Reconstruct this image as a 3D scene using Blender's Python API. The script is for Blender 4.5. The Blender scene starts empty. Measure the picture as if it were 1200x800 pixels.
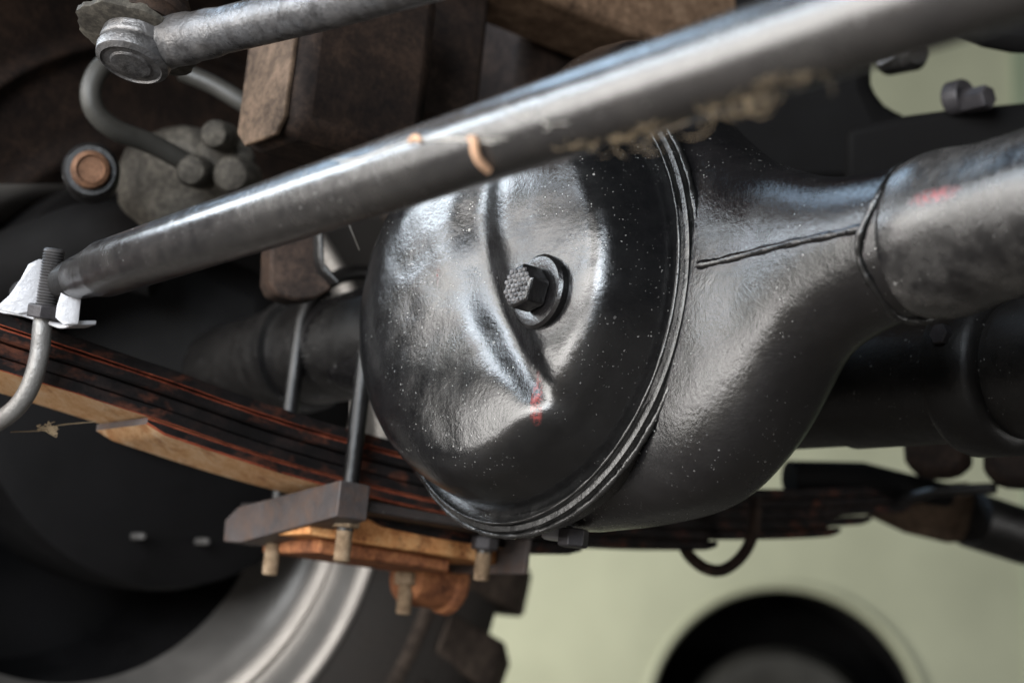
import bpy, bmesh, math, random
import numpy as np
from mathutils import Vector, noise
from mathutils.bvhtree import BVHTree
random.seed(7); np.random.seed(7)
sc = bpy.context.scene
col = sc.collection
rad = math.radians

# ------------------------------------------------------------------ camera
t_, e_ = rad(38), rad(4.5)        # heading of the axle, lean of the vehicle
CAMZ = 0.30                       # the lens is a hand's breadth above the workshop floor
FPX = 2000.0
pit, rol = rad(15), rad(3)
_u = np.array([0, -math.sin(pit), math.cos(pit)])
CF = np.array([0, math.cos(pit), math.sin(pit)])
CR = math.cos(rol)*np.array([1., 0, 0]) + math.sin(rol)*_u
CU = -math.sin(rol)*np.array([1., 0, 0]) + math.cos(rol)*_u
CC = np.array([0, 0, CAMZ])
cam_d = bpy.data.cameras.new('camera'); cam = bpy.data.objects.new('camera', cam_d); col.objects.link(cam)
from mathutils import Matrix
cam.matrix_world = Matrix(((CR[0], CU[0], -CF[0], CC[0]), (CR[1], CU[1], -CF[1], CC[1]), (CR[2], CU[2], -CF[2], CC[2]), (0, 0, 0, 1)))
cam_d.sensor_width = 36; cam_d.lens = 36*FPX/1200
cam_d.clip_start = 0.05; cam_d.clip_end = 100
cam_d.dof.use_dof = True; cam_d.dof.focus_distance = 0.88; cam_d.dof.aperture_fstop = 5.8
cam_d.dof.aperture_blades = 0
sc.camera = cam

# ------------------------------------------------------------------ light
world = bpy.data.worlds.new('World'); sc.world = world; world.use_nodes = True
bg = world.node_tree.nodes['Background']; bg.inputs[0].default_value = (0.80, 0.90, 1.0, 1); bg.inputs[1].default_value = 0.008
def area(name, loc, target, sx, sy, power, color):
    l = bpy.data.lights.new(name, 'AREA'); l.shape = 'RECTANGLE'; l.size = sx; l.size_y = sy; l.energy = power; l.color = color
    o = bpy.data.objects.new(name, l); col.objects.link(o); o.location = loc
    d = Vector(target) - Vector(loc); o.rotation_euler = d.to_track_quat('-Z', 'Y').to_euler()
    return o
TG = (0, 0.9, 0.57)
def polar(az, el, d): return (TG[0] + d*math.sin(rad(az))*math.cos(rad(el)), TG[1] + d*math.cos(rad(az))*math.cos(rad(el)), TG[2] + d*math.sin(rad(el)))
area('left_door_light', polar(-103, 2, 2.0), TG, 1.65, 1.1, 46, (1.0, 0.97, 0.93))
area('left_sky_light', polar(-88, 27, 2.1), TG, 2.4, .34, 44, (0.82, 0.91, 1.0))
area('front_door_light', polar(-140, 4, 1.8), TG, 1.2, .95, 36, (1.0, 0.98, 0.95))
area('front_sky_light', polar(-163, 8, 2.0), TG, .72, .95, 44, (0.84, 0.92, 1.0))
area('back_sky_light', polar(-48, 46, 2.2), TG, 1.0, .8, 20, (0.55, 0.76, 1.0))
area('right_door_light', (2.6, .2, .35), (-.2, 1.3, .45), 1.3, .6, 14, (1.0, 0.98, 0.95))
area('van_fill_light', (-1.35, 3.4, .55), (1.2, 4.6, 0.7), 0.8, 0.6, 52, (1.0, 0.98, 0.93))  # fill lamp added out of view to brighten the van
sc.view_settings.view_transform = 'Standard'; sc.view_settings.look = 'None'
sc.view_settings.exposure = 0; sc.view_settings.gamma = 1; sc.view_settings.use_curve_mapping = False
sc.render.engine = 'CYCLES'; sc.cycles.use_denoising = True

# ------------------------------------------------------------------ frames: the vehicle leans a little on its lift
A = np.array([math.sin(t_), -math.cos(t_), 0]); S = np.array([math.cos(t_), math.sin(t_), 0]); Z0 = np.array([0, 0, 1.])
A, Z = A*math.cos(e_) - Z0*math.sin(e_), Z0*math.cos(e_) + A*math.sin(e_)
def ray(x, y): return CF + CR*(x-600)/FPX + CU*(400-y)/FPX
def P(x, y, d): return CC + ray(x, y)*d
O = P(640, 345, .943)             # centre of the axle's cover ring
def V(a, s, z): return O + a*A + s*S + z*Z
def veh(q): q = np.asarray(q) - O; return float(q@A), float(q@S), float(q@Z)
def onpl(x, y, q, n):
    v = ray(x, y); return CC + v*(((q-CC)@n)/(v@n))

# ------------------------------------------------------------------ materials
def mat(name): 
    m = bpy.data.materials.new(name); m.use_nodes = True
    nt = m.node_tree; return m, nt, nt.nodes['Principled BSDF']
class N:
    def __init__(s, nt): s.nt = nt; s.tc = nt.nodes.new('ShaderNodeTexCoord').outputs['Object']
    def l(s, a, b): s.nt.links.new(a, b)
    def noise(s, scale, detail=4, rough=.6, vec=None, out='Fac', dist=0):
        n = s.nt.nodes.new('ShaderNodeTexNoise'); n.inputs['Scale'].default_value = scale; n.inputs['Detail'].default_value = detail
        n.inputs['Roughness'].default_value = rough; n.inputs['Distortion'].default_value = dist; s.l(vec or s.tc, n.inputs['Vector']); return n.outputs[out]
    def vor(s, scale, vec=None, out='Distance'):
        n = s.nt.nodes.new('ShaderNodeTexVoronoi'); n.inputs['Scale'].default_value = scale; s.l(vec or s.tc, n.inputs['Vector']); return n.outputs[out]
    def ramp(s, fac, *stops):
        n = s.nt.nodes.new('ShaderNodeValToRGB'); cr = n.color_ramp
        while len(cr.elements) < len(stops): cr.elements.new(.5)
        for e, (p, c) in zip(cr.elements, stops):
            e.position = p; e.color = (c, c, c, 1) if not isinstance(c, tuple) else (*c, 1)
        s.l(fac, n.inputs[0]); return n.outputs[0]
    def mr(s, fac, a, b, c, d):
        n = s.nt.nodes.new('ShaderNodeMapRange'); s.l(fac, n.inputs[0])
        for i, v in enumerate((a, b, c, d)): n.inputs[i+1].default_value = v
        return n.outputs[0]
    def math(s, op, a, b=None):
        n = s.nt.nodes.new('ShaderNodeMath'); n.operation = op
        for i, v in enumerate((a, b)):
            if v is None: continue
            if isinstance(v, (int, float)): n.inputs[i].default_value = v
            else: s.l(v, n.inputs[i])
        return n.outputs[0]
    def mix(s, fac, a, b):
        n = s.nt.nodes.new('ShaderNodeMix'); n.data_type = 'RGBA'
        for sock, v in ((n.inputs[0], fac), (n.inputs[6], a), (n.inputs[7], b)):
            if isinstance(v, (int, float)): sock.default_value = v
            elif isinstance(v, tuple): sock.default_value = (*v, 1)
            else: s.l(v, sock)
        return n.outputs[2]
    def bump(s, h, strength, dist=.001, nrm=None):
        n = s.nt.nodes.new('ShaderNodeBump'); n.inputs['Strength'].default_value = strength; n.inputs['Distance'].default_value = dist
        s.l(h, n.inputs['Height'])
        if nrm: s.l(nrm, n.inputs['Normal'])
        return n.outputs[0]
    def spot(s, centre, radii):      # 1 inside an ellipsoid (object space), falling to 0
        n = s.nt.nodes.new('ShaderNodeVectorMath'); n.operation = 'SUBTRACT'; s.l(s.tc, n.inputs[0]); n.inputs[1].default_value = centre
        d = s.nt.nodes.new('ShaderNodeVectorMath'); d.operation = 'DIVIDE'; s.l(n.outputs[0], d.inputs[0]); d.inputs[1].default_value = radii
        k = s.nt.nodes.new('ShaderNodeVectorMath'); k.operation = 'LENGTH'; s.l(d.outputs[0], k.inputs[0])
        return s.mr(k.outputs['Value'], .30, 1.0, 1, 0)

def paint(name, base=(.014, .013, .015), rough=(.22, .5), dust=.35, grit=.5, metal=0.0, dustcol=(.30, .28, .26), film=.25, red=(), coat=0.0, wave=.35, speck=1.0, dents=0.0, ior=1.5, worn=None):
    """old brushed enamel: uneven gloss, orange peel, dust film and white grains stuck in it"""
    m, nt, b = mat(name); n = N(nt)
    big = n.noise(14, 5, .62); mid = n.noise(90, 5, .65); fine = n.noise(520, 4, .7)
    wv = nt.nodes.new('ShaderNodeVectorMath'); wv.operation = 'MULTIPLY_ADD'; n.l(n.noise(900, 2, .6, out='Color'), wv.inputs[0]); wv.inputs[1].default_value = (.0016,)*3; n.l(n.tc, wv.inputs[2])
    grain = None
    for sc_, share, lo, hi in ((300, .030, .06, .26), (760, .09, .08, .32)):
        v = n.vor(sc_, wv.outputs[0]); sep = nt.nodes.new('ShaderNodeSeparateColor'); n.l(n.vor(sc_, wv.outputs[0], 'Color'), sep.inputs[0])
        g = n.math('MULTIPLY', n.math('LESS_THAN', v, n.mr(sep.outputs[1], 0, 1, lo, hi)), n.math('GREATER_THAN', sep.outputs[0], 1-share*speck))
        g = n.math('MULTIPLY', g, n.mr(sep.outputs[2], 0, 1, .25, 1.0))
        grain = g if grain is None else n.math('MAXIMUM', grain, g)
    grain = n.math('MULTIPLY', grain, n.ramp(n.noise(22, 3), (.46, 0.03), (.64, 1.0)))
    filmf = n.math('MULTIPLY', n.ramp(n.math('ADD', n.math('MULTIPLY', big, .6), n.math('MULTIPLY', mid, .4)), (.42, 0.0), (.70, 1.0)), film)
    c = n.mix(filmf, base, dustcol)
    c = n.mix(n.math('MULTIPLY', grain, dust*2), c, (.62, .60, .57))
    if worn: c = n.mix(n.ramp(n.noise(75, 8, .8, dist=.3), (.44, 0.), (.66, 1.)), c, worn)
    for ctr, rr, hue in red:
        f = n.math('MULTIPLY', n.spot(ctr, rr), n.ramp(n.noise(420, 5, .7), (.40, 0.0), (.62, .85)))
        c = n.mix(f, c, hue)
    n.l(c, b.inputs['Base Color'])
    mp = nt.nodes.new('ShaderNodeMapping'); n.l(n.tc, mp.inputs[0]); mp.inputs['Scale'].default_value = (70, 70, 9)
    streak = n.noise(1, 5, .65, mp.outputs[0])
    r = n.mr(n.math('ADD', n.math('MULTIPLY', big, .40), n.math('ADD', n.math('MULTIPLY', mid, .30), n.math('MULTIPLY', streak, .30))), .38, .62, rough[0], rough[1])
    r = n.math('MAXIMUM', r, n.math('MULTIPLY', grain, .8)); n.l(r, b.inputs['Roughness'])
    b.inputs['IOR'].default_value = ior; b.inputs['Metallic'].default_value = metal; b.inputs['Coat Weight'].default_value = coat; b.inputs['Coat Roughness'].default_value = .12
    nb = n.bump(n.noise(38, 3), wave, .0022)
    if dents: nb = n.bump(n.noise(60, 4, .7), dents, .006, nb)
    nb = n.bump(n.math('ADD', n.math('MULTIPLY', mid, .7), n.math('MULTIPLY', fine, .5)), grit, .0009, nb)
    nb = n.bump(grain, .5, .0006, nb)
    n.l(nb, b.inputs['Normal'])
    return m
def rust(name, c1, c2, c3, scale=45, rough=.85, bump=.6, stain=None, stretch=None):
    """scaly oxide: patches, fine pits, optional dark stains"""
    m, nt, b = mat(name); n = N(nt); vec = None
    if stretch:
        mp = nt.nodes.new('ShaderNodeMapping'); n.l(n.tc, mp.inputs[0]); mp.inputs['Rotation'].default_value = (0, 0, -t_); mp.inputs['Scale'].default_value = stretch; vec = mp.outputs[0]
    k = n.noise(scale, 7, .72, vec, dist=.4); q = n.noise(scale*9, 5, .75)
    f = n.math('ADD', n.math('MULTIPLY', k, .62), n.math('MULTIPLY', q, .38))
    c = n.ramp(f, (.38, c1), (.5, c2), (.62, c3))
    if stain: c = n.mix(n.ramp(n.noise(scale*.8, 5, .7, vec), (.54, 0.), (.68, .85)), c, stain)
    n.l(c, b.inputs['Base Color']); n.l(n.mr(f, .35, .65, rough, rough*.75), b.inputs['Roughness'])
    b.inputs['Specular IOR Level'].default_value = .2
    n.l(n.bump(f, bump, .0012), b.inputs['Normal']); return m
def plain(name, c, rough=.6, metal=0, var=.3, scale=25, bump=.3, bdist=.001, spec=.5):
    m, nt, b = mat(name); n = N(nt); k = n.noise(scale, 5, .65)
    c2 = tuple(x*(1-var) for x in c); n.l(n.mix(n.ramp(k, (.35, 0.), (.65, 1.)), c2, c), b.inputs['Base Color'])
    n.l(n.mr(k, .3, .7, rough*.8, min(1, rough*1.2)), b.inputs['Roughness']); b.inputs['Metallic'].default_value = metal; b.inputs['Specular IOR Level'].default_value = spec
    n.l(n.bump(n.noise(scale*8, 4, .7), bump, bdist), b.inputs['Normal']); return m
RED = (.42, .035, .025)
M = {}
M['housing'] = paint('black_enamel_housing', base=(.006, .0055, .006), rough=(.10, .30), film=.02, grit=.55, wave=.20, ior=1.75, speck=1.7)
M['weld'] = paint('black_enamel_weld', base=(.006, .006, .006), rough=(.15, .32), film=.05, grit=.6, wave=.5, ior=1.75)
M['blackfar'] = paint('black_dull_paint', base=(.005, .0045, .0045), rough=(.30, .55), film=.07, grit=.5, dustcol=(.10, .085, .07))
M['tierod'] = paint('grey_worn_enamel', base=(.016, .015, .015), rough=(.13, .32), film=.09, grit=.32, metal=.0, ior=1.8, dustcol=(.24, .21, .18), wave=.2, speck=.7)
M['steel'] = paint('dusty_silver_paint', base=(.13, .13, .135), worn=(.03, .028, .028), rough=(.20, .44), film=.4, grit=.9, metal=.55, dustcol=(.20, .17, .14), wave=.5)
M['bright'] = paint('bright_zinc_plate', base=(.40, .40, .42), rough=(.28, .45), film=.25, grit=.5, metal=.25)
M['rod'] = paint('pitted_grey_steel', base=(.20, .195, .19), rough=(.35, .5), film=.4, grit=1.0, metal=.6, dustcol=(.22, .2, .18))
M['leaf'] = paint('black_spring_paint', base=(.011, .009, .009), rough=(.4, .65), film=.25, grit=.9, dustcol=(.10, .06, .05))
M['primer'] = rust('red_primer_edge', (.04, .015, .01), (.28, .06, .03), (.42, .12, .06), 45, stain=(.012, .009, .009), stretch=(.6, 1, 1))
M['plateR'] = rust('flaking_plate_rust', (.22, .075, .03), (.60, .27, .10), (.74, .44, .20), 60, stain=(.13, .045, .02), stretch=(1, .45, 1))
M['leafside'] = rust('scaly_spring_side', (.004, .0035, .0035), (.009, .007, .007), (.024, .015, .013), 70, .85, .9, stain=(.11, .036, .020), stretch=(.4, 1, 1.3))
M['orange'] = rust('ochre_rust_film', (.50, .22, .085), (.72, .44, .23), (.82, .62, .42), 70, stain=(.34, .12, .045), stretch=(1, .30, 1))
M['rust'] = rust('brown_rust', (.07, .028, .016), (.26, .10, .045), (.42, .18, .075), 42)
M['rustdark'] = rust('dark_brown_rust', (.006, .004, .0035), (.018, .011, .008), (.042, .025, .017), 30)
M['rustpin'] = rust('dull_pin_rust', (.03, .018, .012), (.10, .050, .028), (.17, .088, .05), 50)
M['railrust'] = rust('pale_dusty_rust', (.05, .030, .018), (.17, .105, .065), (.30, .20, .13), 24)
M['rustrail'] = rust('dusty_rail_rust', (.028, .018, .012), (.085, .057, .038), (.16, .105, .07), 22)
M['bolt'] = rust('sandy_bolt_thread', (.10, .065, .04), (.25, .175, .11), (.38, .29, .20), 130, .8)
M['thread'] = plain('dark_thread_steel', (.09, .085, .085), .45, .5, .4, 60)
M['nut'] = plain('dark_nut', (.05, .045, .048), .5, .3, .4, 80)
M['greyplate'] = paint('dusty_grey_plate', base=(.05, .044, .045), worn=(.09, .055, .04), rough=(.45, .7), film=.5, grit=1.0, dustcol=(.14, .115, .105), speck=1.2)
M['tyre'] = plain('tyre_rubber', (.030, .024, .020), .8, 0, .4, 18, .5, .002)
M['tread'] = rust('dusty_tread_rubber', (.024, .018, .015), (.060, .045, .036), (.12, .09, .07), 16, .9)
M['rim'] = plain('polished_alloy_rim', (.64, .60, .56), .40, .8, .2, 8, .15)
M['barrel'] = plain('dark_rim_barrel', (.006, .0055, .006), .75, .0, .4, 12, spec=.2)
M['cast'] = rust('dusty_cast_iron', (.016, .014, .012), (.045, .040, .033), (.11, .098, .08), 26)
M['castdark'] = rust('grimy_dark_casting', (.008, .007, .007), (.022, .020, .020), (.05, .046, .044), 40)
M['olive'] = plain('olive_grease_steel', (.22, .18, .085), .5, .3, .4, 20)
M['hose'] = plain('grey_brake_hose', (.040, .038, .033), .5, 0, .3, 20)
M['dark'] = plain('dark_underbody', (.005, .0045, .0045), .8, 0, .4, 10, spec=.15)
M['web'] = plain('cobweb_fibre', (.30, .22, .13), .9, 0, .4, 90)
M['whiteweb'] = plain('pale_cobweb_fibre', (.62, .58, .52), .9, 0, .3, 90)
M['stalk'] = plain('dry_stalk', (.56, .33, .20), .7, 0, .3, 120)
M['floor'] = plain('dusty_concrete', (.11, .095, .08), .85, 0, .25, 3)
M['van'] = plain('sage_green_body', (.53, .54, .385), .35, 0, .28, .9, .02)
M['vandoor'] = plain('olive_van_door', (.36, .42, .29), .4, 0, .15, 1.5, .02)
M['vanlip'] = plain('pale_arch_trim', (.54, .57, .45), .4, 0, .05, 2, .02)
M['wall'] = plain('pale_green_wall', (.45, .50, .36), .8, 0, .15, 1)

# ------------------------------------------------------------------ mesh helpers
class MB:
    def __init__(s): s.v = []; s.f = []; s.m = []
    def add(s, vs, fs, mi=0):
        k = len(s.v); s.v += [tuple(map(float, q)) for q in vs]; s.f += [tuple(i+k for i in f) for f in fs]; s.m += ([mi]*len(fs) if isinstance(mi, int) else list(mi)); return s
    def rings(s, rings, cap=(True, True), mi=0, closed=True):
        n = len(rings[0]); vs = [q for r in rings for q in r]; fs = []
        for i in range(len(rings)-1):
            for j in range(n if closed else n-1):
                k = (j+1) % n; fs.append((i*n+j, i*n+k, (i+1)*n+k, (i+1)*n+j))
        if cap[0]: fs.append(tuple(range(n-1, -1, -1)))
        if cap[1]: fs.append(tuple((len(rings)-1)*n+j for j in range(n)))
        return s.add(vs, fs, mi)
    def tube(s, path, r, n=16, cap=(True, True), mi=0):
        path = [np.asarray(q, float) for q in path]; m = len(path)
        r = [r]*m if isinstance(r, (int, float)) else r
        T = [path[min(i+1, m-1)] - path[max(i-1, 0)] for i in range(m)]; T = [q/np.linalg.norm(q) for q in T]
        ref = np.array([0, 0, 1.]) if abs(T[0][2]) < .9 else np.array([1., 0, 0])
        x = np.cross(T[0], ref); x /= np.linalg.norm(x); R = []
        for i in range(m):
            x = x - T[i]*(x@T[i]); x /= np.linalg.norm(x); y = np.cross(T[i], x)
            R.append([path[i] + r[i]*(math.cos(a)*x + math.sin(a)*y) for a in np.linspace(0, 2*math.pi, n, endpoint=False)])
        return s.rings(R, cap, mi)
    def lathe(s, o, ax, prof, n=32, cap=(True, True), mi=0, rot=0):
        ax = np.asarray(ax, float); ax = ax/np.linalg.norm(ax); ref = Z if abs(ax@Z) < .9 else S
        x = np.cross(ax, ref); x /= np.linalg.norm(x); y = np.cross(ax, x)
        return s.rings([[np.asarray(o) + h*ax + r*(math.cos(a+rot)*x + math.sin(a+rot)*y) for a in np.linspace(0, 2*math.pi, n, endpoint=False)] for r, h in prof], cap, mi)
    def box(s, c, hx, hy, hz, mi=0):
        c, hx, hy, hz = (np.asarray(q, float) for q in (c, hx, hy, hz))
        vs = [c + i*hx + j*hy + k*hz for k in (-1, 1) for j in (-1, 1) for i in (-1, 1)]
        return s.add(vs, [(0, 2, 3, 1), (4, 5, 7, 6), (0, 1, 5, 4), (2, 6, 7, 3), (0, 4, 6, 2), (1, 3, 7, 5)], mi)
    def prism(s, poly, ext, mi=0):
        n = len(poly); poly = [np.asarray(q, float) for q in poly]; ext = np.asarray(ext, float)
        return s.add(poly + [q+ext for q in poly], [tuple(range(n-1, -1, -1)), tuple(range(n, 2*n))] + [(i, (i+1) % n, n+(i+1) % n, n+i) for i in range(n)], mi)
    def build(s, name, mats, parent=None, origin=None, angle=35, bevel=0, subsurf=0, label=None):
        org = np.array(parent['_o']) if parent is not None else np.asarray(origin if origin is not None else np.mean(np.array(s.v), axis=0))
        me = bpy.data.meshes.new(name); me.from_pydata([tuple(np.array(q)-org) for q in s.v], [], s.f)
        mats = mats if isinstance(mats, (list, tuple)) else [mats]
        for k in mats: me.materials.append(M[k])
        me.polygons.foreach_set('material_index', s.m)
        bm = bmesh.new(); bm.from_mesh(me); bmesh.ops.recalc_face_normals(bm, faces=bm.faces); bm.to_mesh(me); bm.free()
        me.shade_smooth(); me.set_sharp_from_angle(angle=rad(angle)); me.update()
        o = bpy.data.objects.new(name, me); col.objects.link(o)
        o['_o'] = [float(q) for q in org]
        if parent is not None: o.parent = parent
        else: o.location = org
        if bevel:
            b = o.modifiers.new('bevel', 'BEVEL'); b.width = bevel; b.segments = 2; b.limit_method = 'ANGLE'; b.angle_limit = rad(40); b.harden_normals = False
        if subsurf: k = o.modifiers.new('sub', 'SUBSURF'); k.levels = k.render_levels = subsurf
        if label: o['label'] = label
        return o
def thing(name, loc, label, cat, group=None):
    o = bpy.data.objects.new(name, None); o.empty_display_size = .05; col.objects.link(o); o.location = [float(q) for q in loc]
    o['_o'] = [float(q) for q in loc]; o['label'] = label; o['category'] = cat
    if group: o['group'] = group
    return o
def tag(o, label, cat, group=None, kind=None):
    if label: o['label'] = label
    if cat: o['category'] = cat
    if group: o['group'] = group
    if kind: o['kind'] = kind
    return o
def spline(pts, k=8):
    pts = [np.asarray(q, float) for q in pts]; out = []
    for i in range(len(pts)-1):
        p0, p1, p2, p3 = pts[max(i-1, 0)], pts[i], pts[i+1], pts[min(i+2, len(pts)-1)]
        for j in range(k):
            t = j/k; out.append(.5*((2*p1) + (-p0+p2)*t + (2*p0-5*p1+4*p2-p3)*t*t + (-p0+3*p1-3*p2+p3)*t**3))
    out.append(pts[-1]); return out
def cubic(xs, ys):          # smooth interpolation through control points
    xs, ys = np.array(xs, float), np.array(ys, float); n = len(xs)
    m = np.zeros(n)
    for i in range(n):
        if 0 < i < n-1: m[i] = (ys[i+1]-ys[i-1])/(xs[i+1]-xs[i-1])
    m[0] = (ys[1]-ys[0])/(xs[1]-xs[0]); m[-1] = (ys[-1]-ys[-2])/(xs[-1]-xs[-2])
    def g(x):
        x = min(max(x, xs[0]), xs[-1]); i = min(np.searchsorted(xs, x, 'right')-1, n-2); h = xs[i+1]-xs[i]; t = (x-xs[i])/h
        return (2*t**3-3*t*t+1)*ys[i] + (t**3-2*t*t+t)*h*m[i] + (-2*t**3+3*t*t)*ys[i+1] + (t**3-t*t)*h*m[i+1]
    return g
def threads(mb, o, ax, r, L, pitch=.0016, n=14, mi=0):
    prof = [(r*.8, 0)]; h = 0
    while h < L-pitch:
        prof += [(r*.88, h), (r, h+pitch*.5)]; h += pitch
    prof += [(r*.86, L-.0005), (r*.7, L)]
    return mb.lathe(o, ax, prof, n, mi=mi)
def hexa(mb, o, ax, r, h, mi=0, rot=0): return mb.lathe(o, ax, [(r*.9, 0), (r, h*.06), (r, h*.9), (r*.9, h)], 6, mi=mi, rot=rot)

# ================================================================== structure: floor and the wall behind
f = MB().box((0, 0, -.05), (9, 0, 0), (0, 9, 0), (0, 0, .05)).build('floor', 'floor', origin=(0, 0, 0)); tag(f, None, None, kind='structure')
w = MB().box((0, 7.0, 2.0), (9, 0, 0), (0, .06, 0), (0, 0, 2.0)).build('wall', 'wall', origin=(0, 7, 0)); tag(w, None, None, kind='structure')

# ================================================================== front axle
SA = .030            # the tube's axis lies behind the cover ring plane
axle = thing('front_axle', V(0, SA, -.13), 'black painted front axle housing with domed differential cover and filler plug', 'axle')
RR = .124; ZR = -.004; AC = -.012
top = cubic([0, .03, .073, .12, .16, .195, .24, .30], [.157, .151, .106, .069, .050, .039, .035, .0345])
bot = cubic([0, .06, .11, .145, .175, .195, .222, .26, .31], [.125, .121, .111, .088, .052, .041, .0355, .0338, .0335])
fro = cubic([0, .12, .15, .19, .23, .30], [-.004, -.002, .000, -.003, -.0055, -.0075])
bak = cubic([0, .08, .14, .19, .24, .30], [.090, .085, .072, .060, .060, .0635])
exq = cubic([0, .1, .15, .2, .25, .3], [3.0, 2.8, 2.4, 2.1, 2.0, 2.0])
def rise(a): return .11*max(0., a-.17)**2/(.06 + max(0., a-.17))
rings = []
for a in list(np.linspace(-.26, .262, 110)):
    q = abs(a); zt, zb, sf, sb, ex = top(q), -bot(q), fro(q), bak(q), exq(q)
    zc, hz, s0, hs = (zt+zb)/2 + rise(a), (zt-zb)/2, (sf+sb)/2, (sb-sf)/2
    R_ = []
    for th in np.linspace(0, 2*math.pi, 96, endpoint=False):
        c, s = math.cos(th), math.sin(th); R_.append(V(a, s0 + hs*np.sign(c)*abs(c)**(2/ex), zc + hz*np.sign(s)*abs(s)**(2/ex)))
    rings.append(R_)
MB().rings(rings).build('housing', 'housing', axle, angle=60)
# tubes
def tube_r(a):           # sleeve that swells where it meets the housing
    k = a-.238
    return 0.0352 + .0030*math.exp(-((k-.012)/.016)**2) - .001*min(1, max(0, k/.1))
aa = list(np.linspace(.234, .34, 40)) + [.40, .5, .62, .8]
def noisy(a, th): return 1 + .008*math.sin(7*th+40*a) + .006*math.sin(3*th-70*a)
axt = MB().rings([[V(a, SA+tube_r(a)*math.cos(t)*noisy(a, t)*(.93 if i == 0 else 1), rise(a) + tube_r(a)*math.sin(t)*noisy(a, t)*(.93 if i == 0 else 1)) for t in np.linspace(0, 2*math.pi, 64, endpoint=False)] for i, a in enumerate(aa)]).build('axle_tube', 'housing', axle, angle=60)
MB().lathe(V(-.46, SA, 0), A, [(.030, 0), (.036, .002), (.036, .03), (.033, .034), (.033, .12), (.036, .122), (.036, .27), (.030, .30)], 40).build('axle_tube', 'blackfar', axle)
MB().lathe(V(-.53, SA, 0), A, [(.02, 0), (.045, .012), (.056, .03), (.058, .045), (.052, .062), (.040, .078), (.034, .082)], 40).build('knuckle_ball', 'olive', axle, angle=60)
# circumferential weld where tube meets housing
def weldring(mb, path, r, amp=.35, seg=.0035, wob=.18):
    ds = 0; rr = []
    for i, q in enumerate(path):
        if i: ds += np.linalg.norm(np.asarray(q)-path[i-1])
        rr.append(r*(1 + amp*(abs(math.sin(ds/seg*math.pi/2))-.5) + wob*math.sin(ds*310+1) + random.uniform(-.35, .35)*wob))
    return mb.tube(path, rr, 10)
wp = [V(.236 + .010*math.sin(t*1.0+.6) + .002*math.sin(5*t), SA + (tube_r(.236)*.985)*math.cos(t), rise(.236) + (tube_r(.236)*.985)*math.sin(t)) for t in np.linspace(0, 2*math.pi, 160)]
weldring(MB(), wp, .0019, .12).build('tube_weld', 'weld', axle, angle=80)
# cover: domed pan with a pressed valley
HD = .056; RD = .118
def px_face(x, y, s0=-.060): q = veh(onpl(x, y, V(0, s0, 0), S)); return np.array([q[0], q[2]])
valley = np.array([px_face(*k) for k in [(556, 120), (549, 205), (546, 265), (553, 320), (568, 375), (590, 425), (612, 462), (625, 488)]])
valley = np.array(spline(list(valley), 40)); vt = np.linspace(0, 1, len(valley))
vsig = np.interp(vt, [0, .4, .8, 1], [.0135, .0140, .0095, .0045]); vdep = np.interp(vt, [0, .15, .5, .85, 1], [.000, .0038, .0056, .0042, .0005])
dent2 = np.array(spline([px_face(*k) for k in [(735, 395), (705, 425), (672, 465), (640, 500)]], 6)); d2 = np.interp(np.linspace(0, 1, len(dent2)), [0, .4, 1], [.0, .0034, .0015])
prof_r = cubic([0, .5, .74, .84, .90, .945, .975, 1], [1, .995, .965, .90, .72, .42, .20, 0])
prof_l = cubic([0, .35, .58, .74, .86, .94, 1], [1, .99, .94, .83, .64, .38, 0])
def dome(a, z):
    r = math.hypot(a-AC, z-ZR)/RD
    cr_ = (a-AC)/(r*RD + 1e-9); cz_ = (z-ZR)/(r*RD + 1e-9)
    w_ = .5 + .5*cr_; w_ = min(1, max(0, w_ - .10*cz_)); w_ = w_*w_*(3-2*w_)
    h = (HD - .14*(a-AC))*(w_*prof_r(min(r, 1)) + (1-w_)*prof_l(min(r, 1)))
    p = np.array([a, z])
    dd = np.hypot(valley[:, 0]-a, valley[:, 1]-z); k = int(np.argmin(dd))
    h -= vdep[k]*math.exp(-(dd[k]/vsig[k])**2)
    dd = np.hypot(dent2[:, 0]-a, dent2[:, 1]-z); k = int(np.argmin(dd)); h -= d2[k]*math.exp(-(dd[k]/.013)**2)
    w = px_face(625, 505); h += .0022*math.exp(-(((a-w[0])/.02)**2 + ((z-w[1])/.016)**2))       # lip under the valley
    w = px_face(690, 300); h += .0015*math.exp(-(((a-w[0])/.03)**2 + ((z-w[1])/.03)**2))
    q_ = Vector((a*26, z*26, 3.1)); h += .0007*noise.noise(q_) + .0004*noise.noise(q_*2.3)     # hammered, uneven pressing
    return h
nr, nt_ = 120, 220; cv = MB(); vs = [V(AC, -dome(AC, ZR), ZR)]; fs = []
for i in range(1, nr+1):
    x = i/nr; r = RD*math.sin(x*math.pi/2)
    for j in range(nt_):
        t = 2*math.pi*j/nt_; a, z = AC + r*math.cos(t), ZR + r*math.sin(t); vs.append(V(a, -dome(a, z), z))
for j in range(nt_): fs.append((0, 1+j, 1+(j+1) % nt_))
for i in range(nr-1):
    for j in range(nt_): k = (j+1) % nt_; fs.append((1+i*nt_+j, 1+(i+1)*nt_+j, 1+(i+1)*nt_+k, 1+i*nt_+k))
for j in range(nt_): vs.append(V(AC + RD*math.cos(2*math.pi*j/nt_), .02, ZR + RD*math.sin(2*math.pi*j/nt_)))      # skirt back into the housing
b0 = 1+(nr-1)*nt_
for j in range(nt_): k = (j+1) % nt_; fs.append((b0+j, b0+nt_+j, b0+nt_+k, b0+k))
def loc_of(q): return tuple(float(v) for v in np.asarray(q)-np.array(axle['_o']))
bvh = BVHTree.FromPolygons([Vector(q) for q in vs], fs)
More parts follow.
